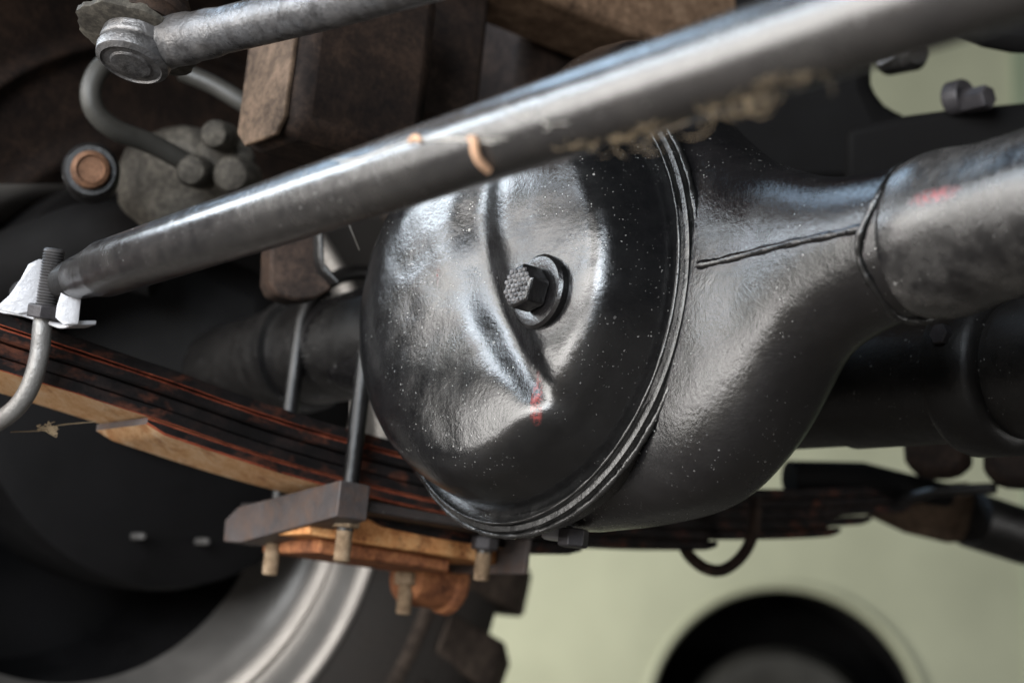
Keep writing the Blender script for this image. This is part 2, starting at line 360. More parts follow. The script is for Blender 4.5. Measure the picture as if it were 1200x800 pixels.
def hit(x, y):
    h = bvh.ray_cast(Vector(CC), Vector(ray(x, y)).normalized()); return np.array(h[0]), np.array(h[1])
r1, _ = hit(628, 475); r2 = V(.268, -.006, .010); r3 = hit(513, 322)[0]
M['cover'] = paint('black_enamel_cover', base=(.006, .006, .0065), rough=(.07, .27), film=.035, grit=.34, wave=.16, ior=1.75, dustcol=(.20, .19, .185), speck=2.0,
    red=[(loc_of(r1), (.0042, .0042, .019), (.34, .055, .05)), (loc_of(r3), (.002, .002, .006), (.10, .03, .03))])
M['tube'] = paint('black_enamel_tube', base=(.010, .0095, .010), rough=(.14, .36), film=.30, grit=.45, wave=.2, ior=1.75, red=[(loc_of(r2), (.012, .02, .0045), (.34, .025, .025))])
axt.data.materials[0] = M['tube']
cv.add(vs, fs).build('differential_cover', 'cover', axle, angle=70)
# rim flange and weld round the cover
ring = lambda r, s, n=260: [V(AC + r*math.cos(t), s, ZR + r*math.sin(t)) for t in np.linspace(0, 2*math.pi, n)]
MB().lathe(V(AC, .012, ZR), -S, [(RR-.002, 0), (RR+.0035, .0), (RR+.0045, .010), (RR+.0035, .0150), (RR+.0008, .0155), (RR-.0015, .0125), (RD-.001, .0115)], 160, cap=(False, False)).build('rim_flange', 'weld', axle, angle=50)
weldring(MB(), ring(RR+.0055, .0010), .0016).build('weld_bead', 'weld', axle, angle=80)
weldring(MB(), ring(RR-.0005, -.0060), .0009, .25).build('weld_bead', 'weld', axle, angle=80)
# horizontal seam weld on the housing front
hb = BVHTree.FromPolygons([Vector(q) for r_ in rings for q in r_], [(i*96+j, i*96+(j+1) % 96, (i+1)*96+(j+1) % 96, (i+1)*96+j) for i in range(109) for j in range(96)])
sp = []
for t in np.linspace(0, 1, 90):
    x = 818 + t*(1012-818); y = 311 + t*(266-311) + .7*math.sin(t*9)
    h = hb.ray_cast(Vector(CC), Vector(ray(x, y)).normalized())
    if h[0] is not None: sp.append(np.array(h[0]) + S*.0009)
weldring(MB(), sp, .0024, .06, wob=.10).build('seam_weld', 'housing', axle, angle=80)
# filler plug
pq, pn = hit(633, 342); pn = -S*.93 + pn*.07*np.sign(-(pn@S)); pn = pn/np.linalg.norm(pn)
plug = MB(); hexa(plug, pq + pn*.003, pn, .0118, .0125, rot=.25)
M['plughead'], ntp, bp = mat('dimpled_plug_head'); npn = N(ntp)
bp.inputs['Base Color'].default_value = (.20, .19, .19, 1); bp.inputs['Roughness'].default_value = .42; bp.inputs['Metallic'].default_value = .3
dv = npn.vor(310); ntp.nodes[-1]; npn.l(npn.bump(npn.math('ADD', npn.ramp(dv, (.1, 1.), (.55, 0.)), npn.math('MULTIPLY', npn.noise(700), .5)), .9, .0018), bp.inputs['Normal'])
pl = plug.build('filler_plug', 'housing', axle, angle=25, bevel=.0006)
dd = MB(); xx = np.cross(pn, Z); xx /= np.linalg.norm(xx); yy = np.cross(pn, xx)
for i in range(-4, 5):                       # knurled face: small raised pads in a lattice
    for j in range(-5, 6):
        u_, v_ = (i + .5*(j % 2))*.0034, j*.0025
        if max(abs(u_*math.cos(k)+v_*math.sin(k)) for k in (0.25+math.pi/6, .25+math.pi/2, .25+5*math.pi/6)) < .0090:
            dd.lathe(pq + pn*.0155 + u_*xx + v_*yy, pn, [(.0014, -.0004), (.0011, .0006), (.0004, .0009)], 6)
MB.build(dd, 'knurl', 'plughead', pl, angle=60)['kind'] = 'stuff'
MB().lathe(pq, pn, [(.0192, -.004), (.0195, .0015), (.0180, .0030), (.0130, .0034), (.0115, .0030)], 48).build('washer', 'housing', pl, angle=40)
# drain plug under the housing
dp = onpl(672, 628, V(0, .03, 0), S); dm = MB(); hexa(dm, dp + Z*.004, -Z, .0085, .010); dr = dm.build('drain_plug', 'nut', axle, angle=25, bevel=.0005)
MB().lathe(dp - .014*A + Z*.005, -Z, [(.008, 0), (.0085, .001), (.0085, .006), (.007, .007)], 20).build('washer', 'bright', dr)
# bump-stop bracket on the left tube
br = [P(x, y, 1.05) for x, y in ((319, 262), (316, 330), (323, 345), (345, 352), (370, 350), (392, 338), (384, 326), (377, 312), (375, 262))]
MB().prism(br, -A*.02 + S*.004).build('bump_stop_bracket', 'rustdark', axle, bevel=.002)
MB().prism([P(x, y, 1.045) for x, y in ((373, 262), (379, 262), (381, 308), (400, 330), (395, 334), (378, 318), (374, 300))], -A*.03).build('bracket_rib', 'blackfar', axle, bevel=.0015)
MB().lathe(V(-.31, SA, 0), A, [(.036, 0), (.041, .001), (.041, .012), (.036, .013)], 40).build('tube_collar', 'blackfar', axle)

# ================================================================== tie rod
T0 = P(90, 326, .918); T1 = P(1100, -8, .481); td = (T1-T0)/np.linalg.norm(T1-T0)
tie = thing('tie_rod', (T0+T1)/2, 'long grey steel tie rod crossing in front of the differential cover', 'tie rod')
MB().tube([T0 + td*k for k in (.0, .002, .018, .034, .036, .2, .4, .6, .85)], [.0105, .0116, .0126, .0147, .0150, .0150, .0150, .0150, .0150], 48).build('rod', 'tierod', tie, angle=40)
MB().tube([T0 - td*k for k in (-.01, .0, .02, .045, .07)], [.0105, .011, .0105, .010, .009], 24).build('threaded_end', 'blackfar', tie)

# ================================================================== drag link and its ball joint
B0 = P(170, 30, .90)
drag = thing('drag_link', B0, 'dusty silver drag link with capped ball joint at upper left', 'drag link')
dax = -Z*.96 + .10*A - .22*S; dax = dax/np.linalg.norm(dax)
D1 = P(520, -34, .72); 
MB().tube(spline([P(180, 50, .90), P(215, 46, .885), P(260, 36, .862), P(380, 6, .80), D1, P(760, -90, .62), P(1500, -270, .43)], 6), [.0150]*4 + [.0138]*4 + [.0128]*4 + [.0118]*25, 32).build('rod', 'steel', drag, angle=50)
MB().lathe(B0 - dax*.014, dax, [(.0175, 0), (.0182, .003), (.0200, .028), (.0194, .0298), (.0188, .0302), (.0196, .031), (.0202, .033), (.0194, .0375), (.0165, .0395), (.0158, .0385), (.0115, .0388), (.0105, .0398), (.004, .040)], 48).build('ball_housing', 'steel', drag, angle=40)
fl = []
for j in range(72):
    t = 2*math.pi*j/72; fl.append(.0335*(1 + .025*math.sin(9*t) + random.uniform(-.02, .02)))
x_ = np.cross(dax, A); x_ /= np.linalg.norm(x_); y_ = np.cross(dax, x_)
fx = B0 + dax*.008 - .003*A
def flr(h, k): return [fx + dax*h + fl[j]*k*(math.cos(2*math.pi*j/72)*x_ + math.sin(2*math.pi*j/72)*y_*.86) for j in range(72)]
MB().rings([flr(.0015, .5), flr(.002, .9), flr(.0008, 1.0), flr(-.0022, 1.0), flr(-.003, .92), flr(-.0035, .86), flr(-.006, .86), flr(-.0065, .5)]).build('flange_plate', 'cast', drag, angle=40)
MB().lathe(fx - dax*.005, -dax, [(.026, 0), (.027, .004), (.024, .009), (.0255, .013), (.021, .02), (.016, .03)], 40).build('dust_boot', 'rustdark', drag, angle=50)
MB().tube(spline([P(140, 2, .91), P(175, 6, .895), P(205, 2, .90), P(222, -16, .91)], 6), .004, 10).build('boot_clip', 'thread', drag)

# ================================================================== leaf spring
LW0, LW1 = -.2485, -.182
sx = [-.60, -.42, -.30, -.234, -.182, -.128, -.06, 0, .08, .15, .24, .32, .40, .47, .62]
sz = [.020, -.012, -.032, -.041, -.0465, -.0525, -.061, -.066, -.0695, -.068, -.062, -.054, -.043, -.031, -.004]
ztop = cubic(sx, sz)
spring = thing('leaf_spring', V(-.212, .035, -.12), 'black leaf spring pack with red edge lines and ochre underside', 'leaf spring')
LT = .0069; PIT = .0079
ext = [(-.60, .62), (-.56, .60), (-.5, .55), (-.45, .50), (-.140, .462), (.01, .33), (.02, .2)]
for k, (s0, s1) in enumerate(ext):
    mb = MB(); ss = np.arange(s0, s1+1e-6, .006)
    R_ = []; wob = [random.uniform(-.0004, .0004) for _ in ss]
    for i, s in enumerate(ss):
        z1 = ztop(s) - k*PIT; z0 = z1 - LT; c = .0012 if k in (1, 4, 5) else .0005
        a0, a1 = LW0 + .0006*math.sin(k*2.1), LW1 + .0022*math.sin(k*1.7+1) + wob[i] + .0005*math.sin(s*90+k*2)
        endt = min((s-s0)/.012, (s1-s)/.012, 1); w = LT*.45*(1-endt)
        R_.append([V(a0, s, z0+w), V(a1-c, s, z0+w), V(a1, s, z0+c+w), V(a1, s, z1-c), V(a1-c, s, z1), V(a0, s, z1)])
    n = 6; nf = len(ss)-1; mats = []
    for i in range(nf): mats += [1 if k >= 3 else 0, 2 if k in (0, 3, 4) else 0, 0, 2 if k in (1, 4) else 0, 0, 0]
    mats = [(0 if (q == 2 or q == 1) and ss[i//6] > .13 else q) for i, q in enumerate(mats)]; mats += [3, 3]
    mb.rings(R_, mi=mats); o = mb.build('leaf', ['leafside', 'orange', 'primer', 'greyplate'], spring, angle=30)

core = []  # solid filler added to close see-through gaps between the far leaves
for s_ in np.arange(.10, .56, .01):
    nb_ = 5 if s_ < .32 else (4 if s_ < .45 else 2); zt_ = ztop(s_) - .0015
    core.append([V(LW0+.004, s_, zt_), V(LW1-.004, s_, zt_), V(LW1-.004, s_, zt_ - nb_*PIT), V(LW0+.004, s_, zt_ - nb_*PIT)])
MB().rings(core).build('spring_core', 'rustdark', spring, angle=30)
# near rebound clip: bent rod under the spring, saddle with two upright ears, threaded bolt
clip = thing('rebound_clip', V(-.18, -.22, -.08), 'bent steel rod clip with bright winged saddle at left end of spring', 'spring clip')
MB().tube(spline([P(58, 340, .935), P(50, 380, .93), P(47, 410, .93), P(40, 440, .93), P(28, 466, .932), P(8, 487, .938), P(-25, 503, .955), P(-70, 500, .985)], 8), .0053, 20).build('bent_rod', 'rod', clip)
sd = [P(-14, 366, .945), P(20, 370, .938), P(52, 379, .928), P(70, 385, .922), P(86, 381, .918)]
sa = spline(sd, 5); m_ = MB(); th = .0026; back = S*.013 + Z*.003
m_.rings([[q, q + back, q + back + Z*th, q + Z*th] for q in sa]); m_.build('saddle_plate', 'bright', clip, angle=40, bevel=.0006)
def ear(pts, d, lean): 
    poly = [P(x, y, d) for x, y in pts]; return MB().prism(poly, lean)
ear([(-8, 362), (10, 346), (24, 326), (33, 309), (46, 303), (44, 335), (38, 364), (20, 368)], .930, S*.0030 + A*.0004).build('ear', 'bright', clip, angle=30, bevel=.0005)
ear([(64, 372), (66, 358), (73, 336), (80, 320), (91, 318), (89, 350), (86, 379), (74, 381)], .915, S*.0030 + A*.0004).build('ear', 'bright', clip, angle=30, bevel=.0005)
q0, q1 = P(52, 372, .928), P(64, 291, .928); ax = (q1-q0)/np.linalg.norm(q1-q0)
tb = MB(); threads(tb, q0, ax, .0060, float(np.linalg.norm(q1-q0))); tb.build('bolt', 'thread', clip, angle=50)
hx = MB(); hexa(hx, q0 - ax*.0005, ax, .0098, .0075, rot=.4); hx.build('nut', 'nut', clip, angle=25, bevel=.0004)
# far rebound clip: hanging loop of rusty rod
fc = MB().tube(spline([P(800, 590, 1.27), P(799, 625, 1.265), P(806, 648, 1.26), P(826, 665, 1.255), P(848, 667, 1.25), P(870, 650, 1.25), P(883, 622, 1.245), P(886, 580, 1.245)], 8), .0045, 14).build('rebound_clip', 'rustdark')
tag(fc, 'rusty rod loop hanging under the far end of the spring', 'spring clip')

# ================================================================== spring plate with its bolts
plate = thing('spring_plate', V(-.21, .035, -.15), 'rusty spring clamp plate with grey chamfered end under the spring', 'plate')
pz = -.118
out = [(-.186, -.020), (-.186, .118), (-.192, .132), (-.262, .132), (-.285, .118), (-.292, -.002), (-.286, -.016), (-.270, -.020)]
MB().prism([V(a, s, pz) for a, s in out], -Z*.016).build('plate', 'plateR', plate, bevel=.0015)
MB().prism([V(a, s, pz+.0005) for a, s in ((-.155, -.012), (-.155, .133), (-.29, .133), (-.29, -.012))], Z*.0065).build('upper_plate', 'leaf', plate, bevel=.001)
MB().prism([V(-.150, -.024, pz+.016), V(-.150, -.024, pz-.006), V(-.262, -.024, pz-.021), V(-.292, -.020, pz-.020), V(-.292, -.021, pz-.006), V(-.272, -.024, pz+.002)], S*.022).build('end_flange', 'greyplate', plate, bevel=.001)
MB().prism([V(a, s, pz-.0162) for a, s in ((-.200, -.002), (-.200, .10), (-.266, .10), (-.272, -.002))], -Z*.009).build('lower_plate', 'rust', plate, bevel=.002)
MB().prism([V(-.162, .1325, pz+.004), V(-.162, .1325, pz-.022), V(-.27, .1325, pz-.022), V(-.27, .1325, pz+.004)], S*.004).build('end_flange', 'greyplate', plate, bevel=.001)
MB().lathe(V(-.262, .104, -.146), S, [(.010, 0), (.016, .002), (.019, .006), (.019, .034), (.0215, .036), (.0225, .041), (.020, .045), (.010, .046)], 36).build('shock_bush', 'rust', plate, angle=35)

for a in (-.170, -.254):
    ub = thing('u_bolt', V(a, .035, -.12), 'black U-bolt over the axle tube, ' + ('nearer to the differential cover' if a > -.2 else 'farther from the differential cover, by the wheel'), 'U-bolt', 'U-bolts clamping the axle to the spring')
    h = .054; sc_ = .050; s0, s1 = sc_-h, sc_+h
    path = [V(a, s0, -.130), V(a, s0, -.06), V(a, s0, -.02), V(a, s0, .0)] + [V(a, sc_ - h*math.cos(t), .006 + .050*math.sin(t)) for t in np.linspace(.1, math.pi-.1, 14)] + [V(a, s1, .0), V(a, s1, -.02), V(a, s1, -.06), V(a, s1, -.130)]
    MB().tube(path, .0053, 20).build('bow', 'blackfar', ub)
    for s, end, nz in ((s0, -.149 if a > -.2 else -.158, -.1195), (s1, -.148 if a > -.2 else -.172, -.1195 if a > -.2 else -.1435)):
        tb = MB(); threads(tb, V(a, s, -.115), -Z, .0054, -.115-end); tb.build('thread', 'bolt', ub, angle=50)
        if not (s == s0 and a < -.2):
            nm = MB(); hexa(nm, V(a, s, nz), -Z, .0090, .0085, rot=.3); nm.build('nut', 'nut' if (a > -.2 and s == s1) else 'bolt', ub, angle=25, bevel=.0005)

# ================================================================== wheel
WC = V(-.52, .0, -.058); wa = A*math.cos(rad(4)) + S*math.sin(rad(4)); wa = wa/np.linalg.norm(wa)     # points to the vehicle's middle
wheel = thing('road_wheel', WC - Z*.46, 'off-road wheel with bright alloy rim lip and chunky tyre behind the spring', 'wheel')
ty = MB().lathe(WC, -wa, [(.250, .018), (.270, .004), (.285, -.012), (.32, -.024), (.37, -.026), (.41, -.014), (.432, .012), (.440, .04), (.442, .12), (.440, .20), (.43, .23), (.40, .26), (.34, .27), (.27, .25), (.24, .235)], 96, cap=(False, False)).build('tyre', 'tyre', wheel, angle=60)
MB().lathe(WC, -wa, [(.318, -.0235), (.322, -.0265), (.328, -.0268), (.332, -.025)], 96, cap=(False, False)).build('sidewall_ridge', 'tread', ty, angle=60)
MB().lathe(WC, -wa, [(.188, .06), (.198, .035), (.202, .020), (.207, .010), (.219, .004), (.230, .004), (.234, .009), (.239, .010), (.252, .002), (.266, -.004), (.272, -.001), (.274, .012), (.258, .022), (.22, .03)], 128, cap=(False, False)).build('rim', 'rim', wheel, angle=50)
MB().lathe(WC, -wa, [(.2, .03), (.192, .055), (.188, .15), (.175, .18), (.10, .19), (.03, .19)], 96, cap=(False, True)).build('rim_barrel', 'barrel', wheel, angle=50)
wx = np.cross(wa, Z); wx /= np.linalg.norm(wx); wy = np.cross(wa, wx)
lug_me = None
def lugpts(t, o_):
    er = math.cos(t)*wx + math.sin(t)*wy; et = -math.sin(t)*wx + math.cos(t)*wy
    return er, et
for k in range(34):
    t = 2*math.pi*k/34 + .04; er, et = lugpts(t, 0)
    if lug_me is None:
        mb = MB(); cc = WC + er*.446 - wa*.035
        mb.add([WC + er*r_ + et*tt*w_ - wa*h_ for r_, h_, w_ in ((.345, -.030, .020), (.425, -.022, .025), (.468, .012, .022), (.470, .075, .020), (.43, .085, .022)) for tt in (-1, 1)],
               [(0, 1, 3, 2), (2, 3, 5, 4), (4, 5, 7, 6), (6, 7, 9, 8), (8, 9, 1, 0), (0, 2, 4, 6, 8), (9, 7, 5, 3, 1)])
        o = mb.build('tread_block', 'tread', ty, angle=30); lug_me = o.data; t00 = t; bv = o.modifiers.new('bevel', 'BEVEL'); bv.width = .005; bv.segments = 2
        o.matrix_local = Matrix.Identity(4)
    else:
        c = o.copy(); col.objects.link(c); c.parent = ty
        ctr = Vector(WC - np.array(ty['_o'])); Rm = Matrix.Rotation(t-t00, 4, Vector(np.cross(wx, wy)))
        c.matrix_local = Matrix.Translation(ctr) @ Rm @ Matrix.Translation(-ctr)
for row, (h0, h1, off) in enumerate(((.095, .14, .5), (.15, .215, 0))):
    mb = MB()
    for k in range(34):
        er, et = lugpts(2*math.pi*(k+off)/34 + .04, 0)
        mb.box(WC + er*.450 - wa*(h0+h1)/2, er*.018, et*.022, wa*(h1-h0)/2)
    q = mb.build('outer_tread', 'tread', ty, angle=30); q['kind'] = 'stuff'
# brake drum and hub inside the rim
MB().lathe(V(-.50, SA, 0), -A, [(.05, -.02), (.15, -.012), (.165, -.004), (.168, .02), (.165, .09)], 64, cap=(True, False)).build('brake_backing_plate', 'barrel', wheel, angle=40)
for q in ((168, 628), (243, 634)):
    g = onpl(*q, V(-.47, 0, 0), A); mb = MB(); hexa(mb, g - A*.02, A, .0030, .020); mb.build('backing_bolt', 'rod', wheel, angle=25, bevel=.0006)

# ================================================================== steering knuckle, caliper, hoses
kn = thing('steering_knuckle', P(180, 260, 1.2), 'dusty cast steering knuckle and caliper beside the wheel', 'knuckle')
MB().prism([P(x, y, 1.17) for x, y in ((140, 170), (215, 140), (262, 160), (300, 215), (285, 262), (235, 292), (175, 285), (132, 240))], ray(200, 220)*.10).build('caliper_body', 'cast', kn, bevel=.016)
MB().prism([P(x, y, 1.15) for x, y in ((228, 168), (262, 150), (298, 170), (302, 200), (270, 215), (232, 205))], ray(260, 180)*.06).build('caliper_bridge', 'cast', kn, bevel=.010)
for (x, y, r_) in ((252, 158, .010), (272, 205, .013), (225, 200, .011)):
    q = P(x, y, 1.13); MB().lathe(q, -ray(x, y)*.8 - S*.3, [(r_, -.03), (r_, 0), (r_*.8, .004), (r_*.55, .005)], 18).build('banjo_bolt', 'cast', kn)
kb = P(106, 197, 1.06); kx = A*.55 - S*.25 - Z*.1
MB().lathe(kb - kx*.02, kx, [(.010, -.05), (.0175, -.045), (.018, -.004), (.0155, 0)], 28).build('pin_boss', 'blackfar', kn)
pbm = MB(); pbm.lathe(kb - kx*.02, kx, [(.0118, -.01), (.0124, .002), (.0114, .006), (.0088, .008), (.0080, .006), (.003, .0055)], 24); pbm.build('rusty_pin', 'rustpin', kn, label='orange rusty pin end')
MB().tube(spline([P(-60, 345, 1.22), P(40, 310, 1.2), P(120, 285, 1.2), P(190, 300, 1.2)], 8), .03, 20).build('steering_arm', 'dark', kn)
MB().prism([P(x, y, 1.27) for x, y in ((60, 300), (140, 260), (240, 290), (330, 330), (330, 400), (200, 520), (120, 520), (70, 420))], ray(200, 380)*.10).build('knuckle_body', 'dark', kn, bevel=.02)

sh_ = thing('dark_screen', P(100, 40, 1.25), 'dark brown dusty sheet added to hide the bright upper rim, filling the upper left corner', 'dark screen')  # sheet added to keep the upper rim dark, where shade falls
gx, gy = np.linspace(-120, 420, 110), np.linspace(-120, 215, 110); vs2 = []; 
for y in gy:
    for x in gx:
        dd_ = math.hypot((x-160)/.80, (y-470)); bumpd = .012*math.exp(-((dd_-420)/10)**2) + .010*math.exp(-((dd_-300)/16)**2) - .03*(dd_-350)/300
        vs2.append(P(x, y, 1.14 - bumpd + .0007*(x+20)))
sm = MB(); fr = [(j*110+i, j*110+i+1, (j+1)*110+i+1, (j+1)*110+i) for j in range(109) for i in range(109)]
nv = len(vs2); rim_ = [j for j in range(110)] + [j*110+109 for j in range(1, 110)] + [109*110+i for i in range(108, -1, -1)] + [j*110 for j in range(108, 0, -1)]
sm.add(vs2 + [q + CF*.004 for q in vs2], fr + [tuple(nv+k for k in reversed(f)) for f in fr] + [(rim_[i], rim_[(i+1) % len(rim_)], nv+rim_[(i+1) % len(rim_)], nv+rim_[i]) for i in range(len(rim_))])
sm.build('screen_sheet', 'rustdark', sh_, angle=60)
for x, y in ((40, 150), (330, 30)): MB().lathe(P(x, y, 1.29), -CF, [(.010, -.01), (.010, .004), (.006, .007)], 16).build('screen_rivet', 'rustdark', sh_)
blocker = MB(); wp_ = spline([np.array(q) for q in ((-.56, 1.02, 0), (-.75, .97, 0), (-.95, .90, 0), (-1.2, .86, 0))], 6)  # unseen panel added to block the left lights from the wheel
blocker.rings([[q + np.array([0, 0, .16]), q + np.array([0, 0, .77]), q + np.array([0, .02, .79]), q + np.array([0, .025, .77]), q + np.array([0, .004, .16])] for q in wp_])
o = blocker.build('light_blocker', 'dark'); tag(o, 'added black panel that keeps light off the wheel, out of view beyond the left edge', 'light blocker')
bh = MB().tube(spline([P(210, 62, 1.16), P(170, 58, 1.13), P(128, 72, 1.10), P(108, 98, 1.09), P(110, 128, 1.09), P(135, 152, 1.10), P(180, 170, 1.12), P(228, 196, 1.14)], 8), .0068, 18).build('brake_hose', 'hose'); tag(bh, 'grey brake hose looping below the ball joint', 'hose')
bp2 = MB().tube(spline([P(212, 84, 1.13), P(250, 100, 1.13), P(290, 124, 1.13), P(330, 150, 1.14)], 8), .0062, 16).build('brake_pipe', 'hose'); tag(bp2, 'straight grey brake pipe running down toward the rusty bracket', 'pipe')

# ================================================================== chassis
rail = thing('chassis_rail', P(620, 0, 1.25), 'rusty brown chassis rail above the differential cover', 'chassis rail')
rc = P(620, 14, 1.20)
MB().box(rc + Z*.05 - S*.24, A*.036, S*.42, Z*.055).build('rail_beam', 'railrust', rail, bevel=.006)
blk = thing('bump_stop_block', P(400, 120, 1.08), 'brown rusty box bracket under the chassis, left of the cover', 'bracket')
bc = P(396, 118, 1.06)
MB().box(bc + Z*.02, A*.034, S*.048, Z*.060).build('box_section', 'rustdark', blk, bevel=.012)
MB().prism([bc - S*.0505 + a*A + z*Z for a, z in ((-.030, -.030), (-.018, -.040), (.018, -.040), (.026, -.030), (.026, .08), (-.030, .08))], S*.0035).build('lit_face_plate', 'rustrail', blk, bevel=.001)  # paler rust paints this face as lit, the box sides as shaded
MB().box(P(470, 60, 1.16), A*.03, S*.05, Z*.05).build('gusset', 'rustdark', blk, bevel=.006)
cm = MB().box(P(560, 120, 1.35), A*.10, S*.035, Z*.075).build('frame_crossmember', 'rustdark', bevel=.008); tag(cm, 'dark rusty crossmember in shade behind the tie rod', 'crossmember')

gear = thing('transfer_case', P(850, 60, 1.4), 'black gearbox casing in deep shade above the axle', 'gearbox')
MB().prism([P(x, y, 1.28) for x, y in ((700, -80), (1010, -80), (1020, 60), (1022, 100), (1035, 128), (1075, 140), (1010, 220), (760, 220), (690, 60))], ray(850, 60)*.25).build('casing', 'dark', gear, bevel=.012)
for x in (770, 802): MB().tube([P(x-14, -20, 1.27), P(x, 15, 1.27), P(x+16, 50, 1.27)], .0035, 10).build('casing_rib', 'rustdark', gear)
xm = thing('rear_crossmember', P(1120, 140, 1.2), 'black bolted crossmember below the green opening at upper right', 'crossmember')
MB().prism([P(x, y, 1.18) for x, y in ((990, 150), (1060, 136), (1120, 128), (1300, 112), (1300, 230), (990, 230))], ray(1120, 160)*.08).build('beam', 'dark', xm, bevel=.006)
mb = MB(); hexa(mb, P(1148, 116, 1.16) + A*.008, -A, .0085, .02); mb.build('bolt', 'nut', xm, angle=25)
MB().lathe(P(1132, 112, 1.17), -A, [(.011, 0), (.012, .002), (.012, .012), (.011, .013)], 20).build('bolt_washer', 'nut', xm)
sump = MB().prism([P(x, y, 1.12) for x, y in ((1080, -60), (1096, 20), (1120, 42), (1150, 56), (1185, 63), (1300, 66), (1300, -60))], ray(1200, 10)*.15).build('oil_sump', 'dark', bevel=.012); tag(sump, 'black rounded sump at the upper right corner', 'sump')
wb = MB().prism([P(x, y, 1.22) for x, y in ((1024, 70), (1034, 61), (1056, 53), (1060, 60), (1048, 68), (1030, 78))], ray(1040, 65)*.01).build('bright_bracket', 'bright', bevel=.002); tag(wb, 'small bright metal tab against the black gearbox', 'bracket')
kt = MB().lathe(P(1070, 62, 1.22), -CF + .4*CR, [(.012, -.03), (.013, 0), (.009, .006)], 18).build('breather_cap', 'blackfar'); tag(kt, 'small dark round cap beside the bright metal tab', 'cap')

# drive tube behind the axle, to the right
dv_ = thing('cross_tube', V(.2, .25, -.09), 'thick black tube with bolted collar behind the axle on the right', 'tube')
dc = P(1000, 452, 1.05)
MB().lathe(dc - A*.25, A, [(.03, 0), (.036, .002), (.037, .25), (.039, .252), (.039, .6)], 48).build('tube', 'blackfar', dv_, angle=40)
cq = dc + A*.085
MB().lathe(cq, A, [(.039, 0), (.0465, .002), (.048, .006), (.048, .030), (.045, .034), (.039, .036)], 56).build('collar', 'blackfar', dv_, angle=40)
mb = MB(); hexa(mb, cq + A*.018 - S*.044 + Z*.012, -S, .006, .008); mb.build('collar_bolt', 'nut', dv_, angle=25)

# far spring hanger, shackle and bushing at lower right
hang = thing('spring_hanger', P(1090, 600, 1.45), 'brown rusty spring hanger at the far right end of the spring', 'bracket')
MB().prism([P(x, y, 1.44) for x, y in ((1000, 596), (1040, 580), (1100, 570), (1142, 574), (1142, 634), (1110, 636), (1060, 624))], ray(1080, 600)*.05).build('hanger_plate', 'rustrail', hang, bevel=.005)
MB().tube([P(1138, 608, 1.44), P(1200, 628, 1.47), P(1330, 660, 1.53)], .024, 24).build('hanger_bush', 'blackfar', hang)
MB().tube([P(925, 560, 1.36), P(1010, 560, 1.38), P(1110, 580, 1.42)], [.014, .013, .010], 18).build('lower_rod', 'dark', hang)
MB().tube([P(1040, 590, 1.40), P(1100, 574, 1.36), P(1166, 572, 1.33)], .0045, 12).build('hanger_pin', 'blackfar', hang)
sh = thing('frame_outrigger', P(1130, 530, 1.35), 'dark rust-brown frame outrigger at the right edge below the tube', 'bracket')
MB().prism([P(x, y, 1.34) for x, y in ((1056, 500), (1060, 540), (1075, 562), (1128, 562), (1140, 545), (1140, 470), (1060, 470))], ray(1100, 520)*.06).build('outrigger_box', 'rustdark', sh, bevel=.01)
MB().prism([P(x, y, 1.30) for x, y in ((1150, 470), (1152, 550), (1165, 572), (1300, 580), (1300, 450))], ray(1180, 520)*.06).build('outrigger_end', 'rustdark', sh, bevel=.01)

# ================================================================== threads of cobweb and dry bits on the tie rod
tb_ = BVHTree.FromPolygons([Vector(q) for q in (T0, T1, T0)], [(0, 1, 2)])
def rod_pt(x, y):        # point on the tie rod's surface under a view ray
    v = ray(x, y); best = None
    o = CC - T0; a_ = v - td*(v@td); b_ = o - td*(o@td); aa_, bb, c_ = a_@a_, 2*a_@b_, b_@b_ - .0153**2
    D = bb*bb-4*aa_*c_; 
    t = (-bb - math.sqrt(max(0, D)))/(2*aa_); return CC + v*t
cw = MB()
LE = [(640, 178), (700, 171), (740, 161), (780, 148), (845, 124), (922, 96), (960, 83)]      # lower edge of the rod
def edge(x): return float(np.interp(x, [q[0] for q in LE], [q[1] for q in LE]))
def hang(x, y): 
    q = rod_pt(x, y); return q
for k in range(10):       # rope of matted web along the underside
    x0 = random.uniform(640, 900); pts = []
    for i in range(6): x = x0 + i*random.uniform(8, 15); pts.append(hang(x, edge(x) - 3 + random.gauss(0, 5.0)) - CF*.0012 + np.random.normal(0, .0009, 3))
    cw.tube(spline(pts, 4), random.uniform(.00007, .00018), 6)
for k in range(34):       # loose loops hanging below it
    x = random.choice([random.uniform(690, 790), random.uniform(815, 900), random.uniform(830, 890), random.uniform(880, 960)]); d0 = CF@(hang(x, edge(x))-CC); pts = []
    y = edge(x) + random.uniform(-10, 6); ang = random.uniform(-2.6, -.2); turn = random.choice((-1, 1))*random.uniform(.2, .7); st_ = random.uniform(5, 10)
    for i in range(random.randint(4, 8)):
        pts.append(P(x, y, d0 - .002 + random.uniform(-.003, .005))); x += st_*math.cos(ang); y -= st_*math.sin(ang)*.8; ang += turn
    cw.tube(spline(pts, 5), random.uniform(.00006, .00015), 6)
o = cw.build('cobweb', 'web'); tag(o, 'tangled tan cobweb fibres hanging under the tie rod', 'cobweb', kind='stuff')
cw = MB()
ln = [(395, 190), (420, 184), (450, 178), (486, 165), (520, 162), (556, 164), (585, 167)]
for k in range(3): cw.tube(spline([rod_pt(x + random.gauss(0, 5), y + random.gauss(0, 2.2)) - CF*.0003 for x, y in ln], 5), random.uniform(.00008, .00014), 5)
for k in range(3):
    x, y = random.uniform(590, 680), random.uniform(120, 160); cw.tube(spline([rod_pt(x + random.gauss(0, 12), y + random.gauss(0, 9)) - CF*.0004 for _ in range(4)], 4), .00009, 5)
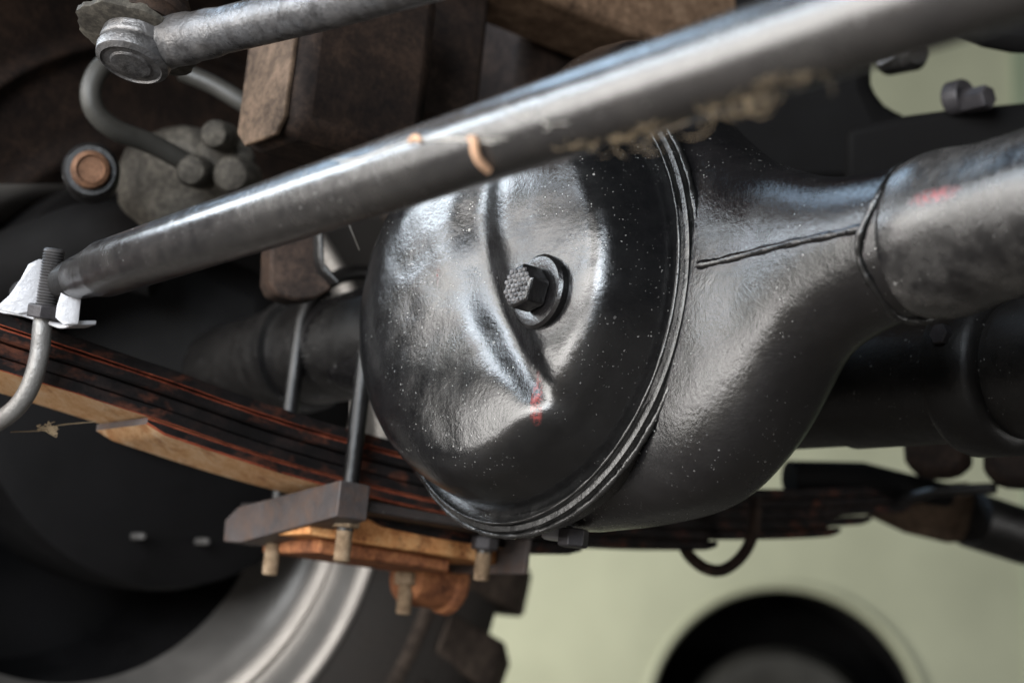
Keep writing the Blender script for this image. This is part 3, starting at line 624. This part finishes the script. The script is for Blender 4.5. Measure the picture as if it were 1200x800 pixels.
o = cw.build('cobweb', 'whiteweb'); tag(o, 'thin pale cobweb lines along the top of the tie rod', 'cobweb', kind='stuff')
st = MB().tube(spline([rod_pt(548, 163), rod_pt(555, 164) - CF*.002, rod_pt(557, 178) - CF*.003, rod_pt(562, 190) - CF*.003, rod_pt(573, 201) - CF*.002], 6), [.0006]*3 + [.0010]*3 + [.0016]*16 + [.0014]*3, 10).build('dry_stalk', 'stalk'); tag(st, 'curved orange dry stalk stuck to the tie rod', 'stalk')
st = MB().tube(spline([rod_pt(481, 166), rod_pt(487, 161) - CF*.001, rod_pt(493, 166)], 5), .0012, 8).build('dry_crumb', 'stalk'); tag(st, 'small orange crumb caught in web on the tie rod', 'crumb')
hr = MB().tube(spline([rod_pt(398, 236) - CF*.001, P(405, 255, .78), P(411, 268, .782), P(421, 293, .785)], 6), .00018, 6).build('web_strand', 'whiteweb'); tag(hr, 'single pale hair strand dangling below the tie rod', 'strand')
ws = MB().tube(spline([P(12, 506, .95), P(50, 504, .96), P(70, 498, .97), P(112, 494, .98)], 6), .0003, 6)
for k in range(9): ws.tube(spline([P(random.gauss(58, 7), random.gauss(503, 4), .96) for _ in range(4)], 4), random.uniform(.0002, .0005), 5)
o = ws.build('web_clump', 'web'); tag(o, 'scrap of dusty web hanging below the left end of the spring', 'web scrap')

# ================================================================== van behind
van = thing('parked_van', P(920, 850, 4.5) - np.array([0, 0, .5]), 'pale sage green van side with dark wheel arch, far out of focus', 'van')
vx, vz = np.array([1., 0, 0]), np.array([0, 0, 1.]); wc = P(922, 852, 4.5)
AR = .365; arc = [(AR*math.cos(t), AR*math.sin(t)) for t in np.linspace(math.pi, 0, 40)]
poly = [(-2.4, -.22)] + [(-AR, -.22)] + arc + [(AR, -.22), (2.6, -.22), (2.6, 2.4), (-2.4, 2.4)]
mb = MB(); n = len(arc)
vs = [wc + vx*x + vz*z for x, z in arc] + [wc + vx*x + vz*2.4 for x, z in arc]
mb.add(vs + [q + np.array([0, .03, 0]) for q in vs], [(i, i+1, n+i+1, n+i) for i in range(n-1)] + [(2*n+i, 3*n+i, 3*n+i+1, 2*n+i+1) for i in range(n-1)] + [(i, 2*n+i, 2*n+i+1, i+1) for i in range(n-1)])
mb.box(wc + vx*(-AR-1.0) + vz*1.09 + np.array([0, .015, 0]), vx*1.0, (0, .015, 0), vz*1.31)
mb.box(wc + vx*(AR+1.0) + vz*1.09 + np.array([0, .015, 0]), vx*1.0, (0, .015, 0), vz*1.31)
mb.build('body_side', 'van', van, angle=30)
MB().tube([wc + vx*x*1.03 + vz*z*1.03 - np.array([0, .005, 0]) for x, z in arc], .008, 12).build('arch_lip', 'van', van)
MB().lathe(wc + np.array([0, .03, 0]), (0, 1, 0), [(AR+.01, 0), (AR+.01, .35), (.02, .36)], 48, cap=(False, True)).build('wheel_well', 'dark', van, angle=40)
for x0, x1, z0, z1, mt in ((.64, 1.9, -.1, 2.2, 'vandoor'), (-1.9, -.55, .62, .66, 'vanlip'), (-.9, .6, .95, .99, 'vanlip'), (.36, .40, .9, 1.4, 'vanlip')):
    MB().box(wc + vx*(x0+x1)/2 + vz*(z0+z1)/2 - np.array([0, .008, 0]), vx*(x1-x0)/2, (0, .006, 0), vz*(z1-z0)/2).build({'dark': 'panel_gap', 'vandoor': 'door', 'vanlip': 'trim_strip'}[mt], mt, van, bevel=.002)
wh = MB().lathe(wc + np.array([0, .06, 0]) - vz*.06, (0, 1, 0), [(.16, .02), (.20, 0), (.25, .0), (.275, .03), (.28, .1), (.275, .2), (.2, .22)], 48, cap=(True, True)).build('van_wheel', 'hose', van, angle=50)
for o in list(bpy.data.objects):
    if '_o' in o: del o['_o']
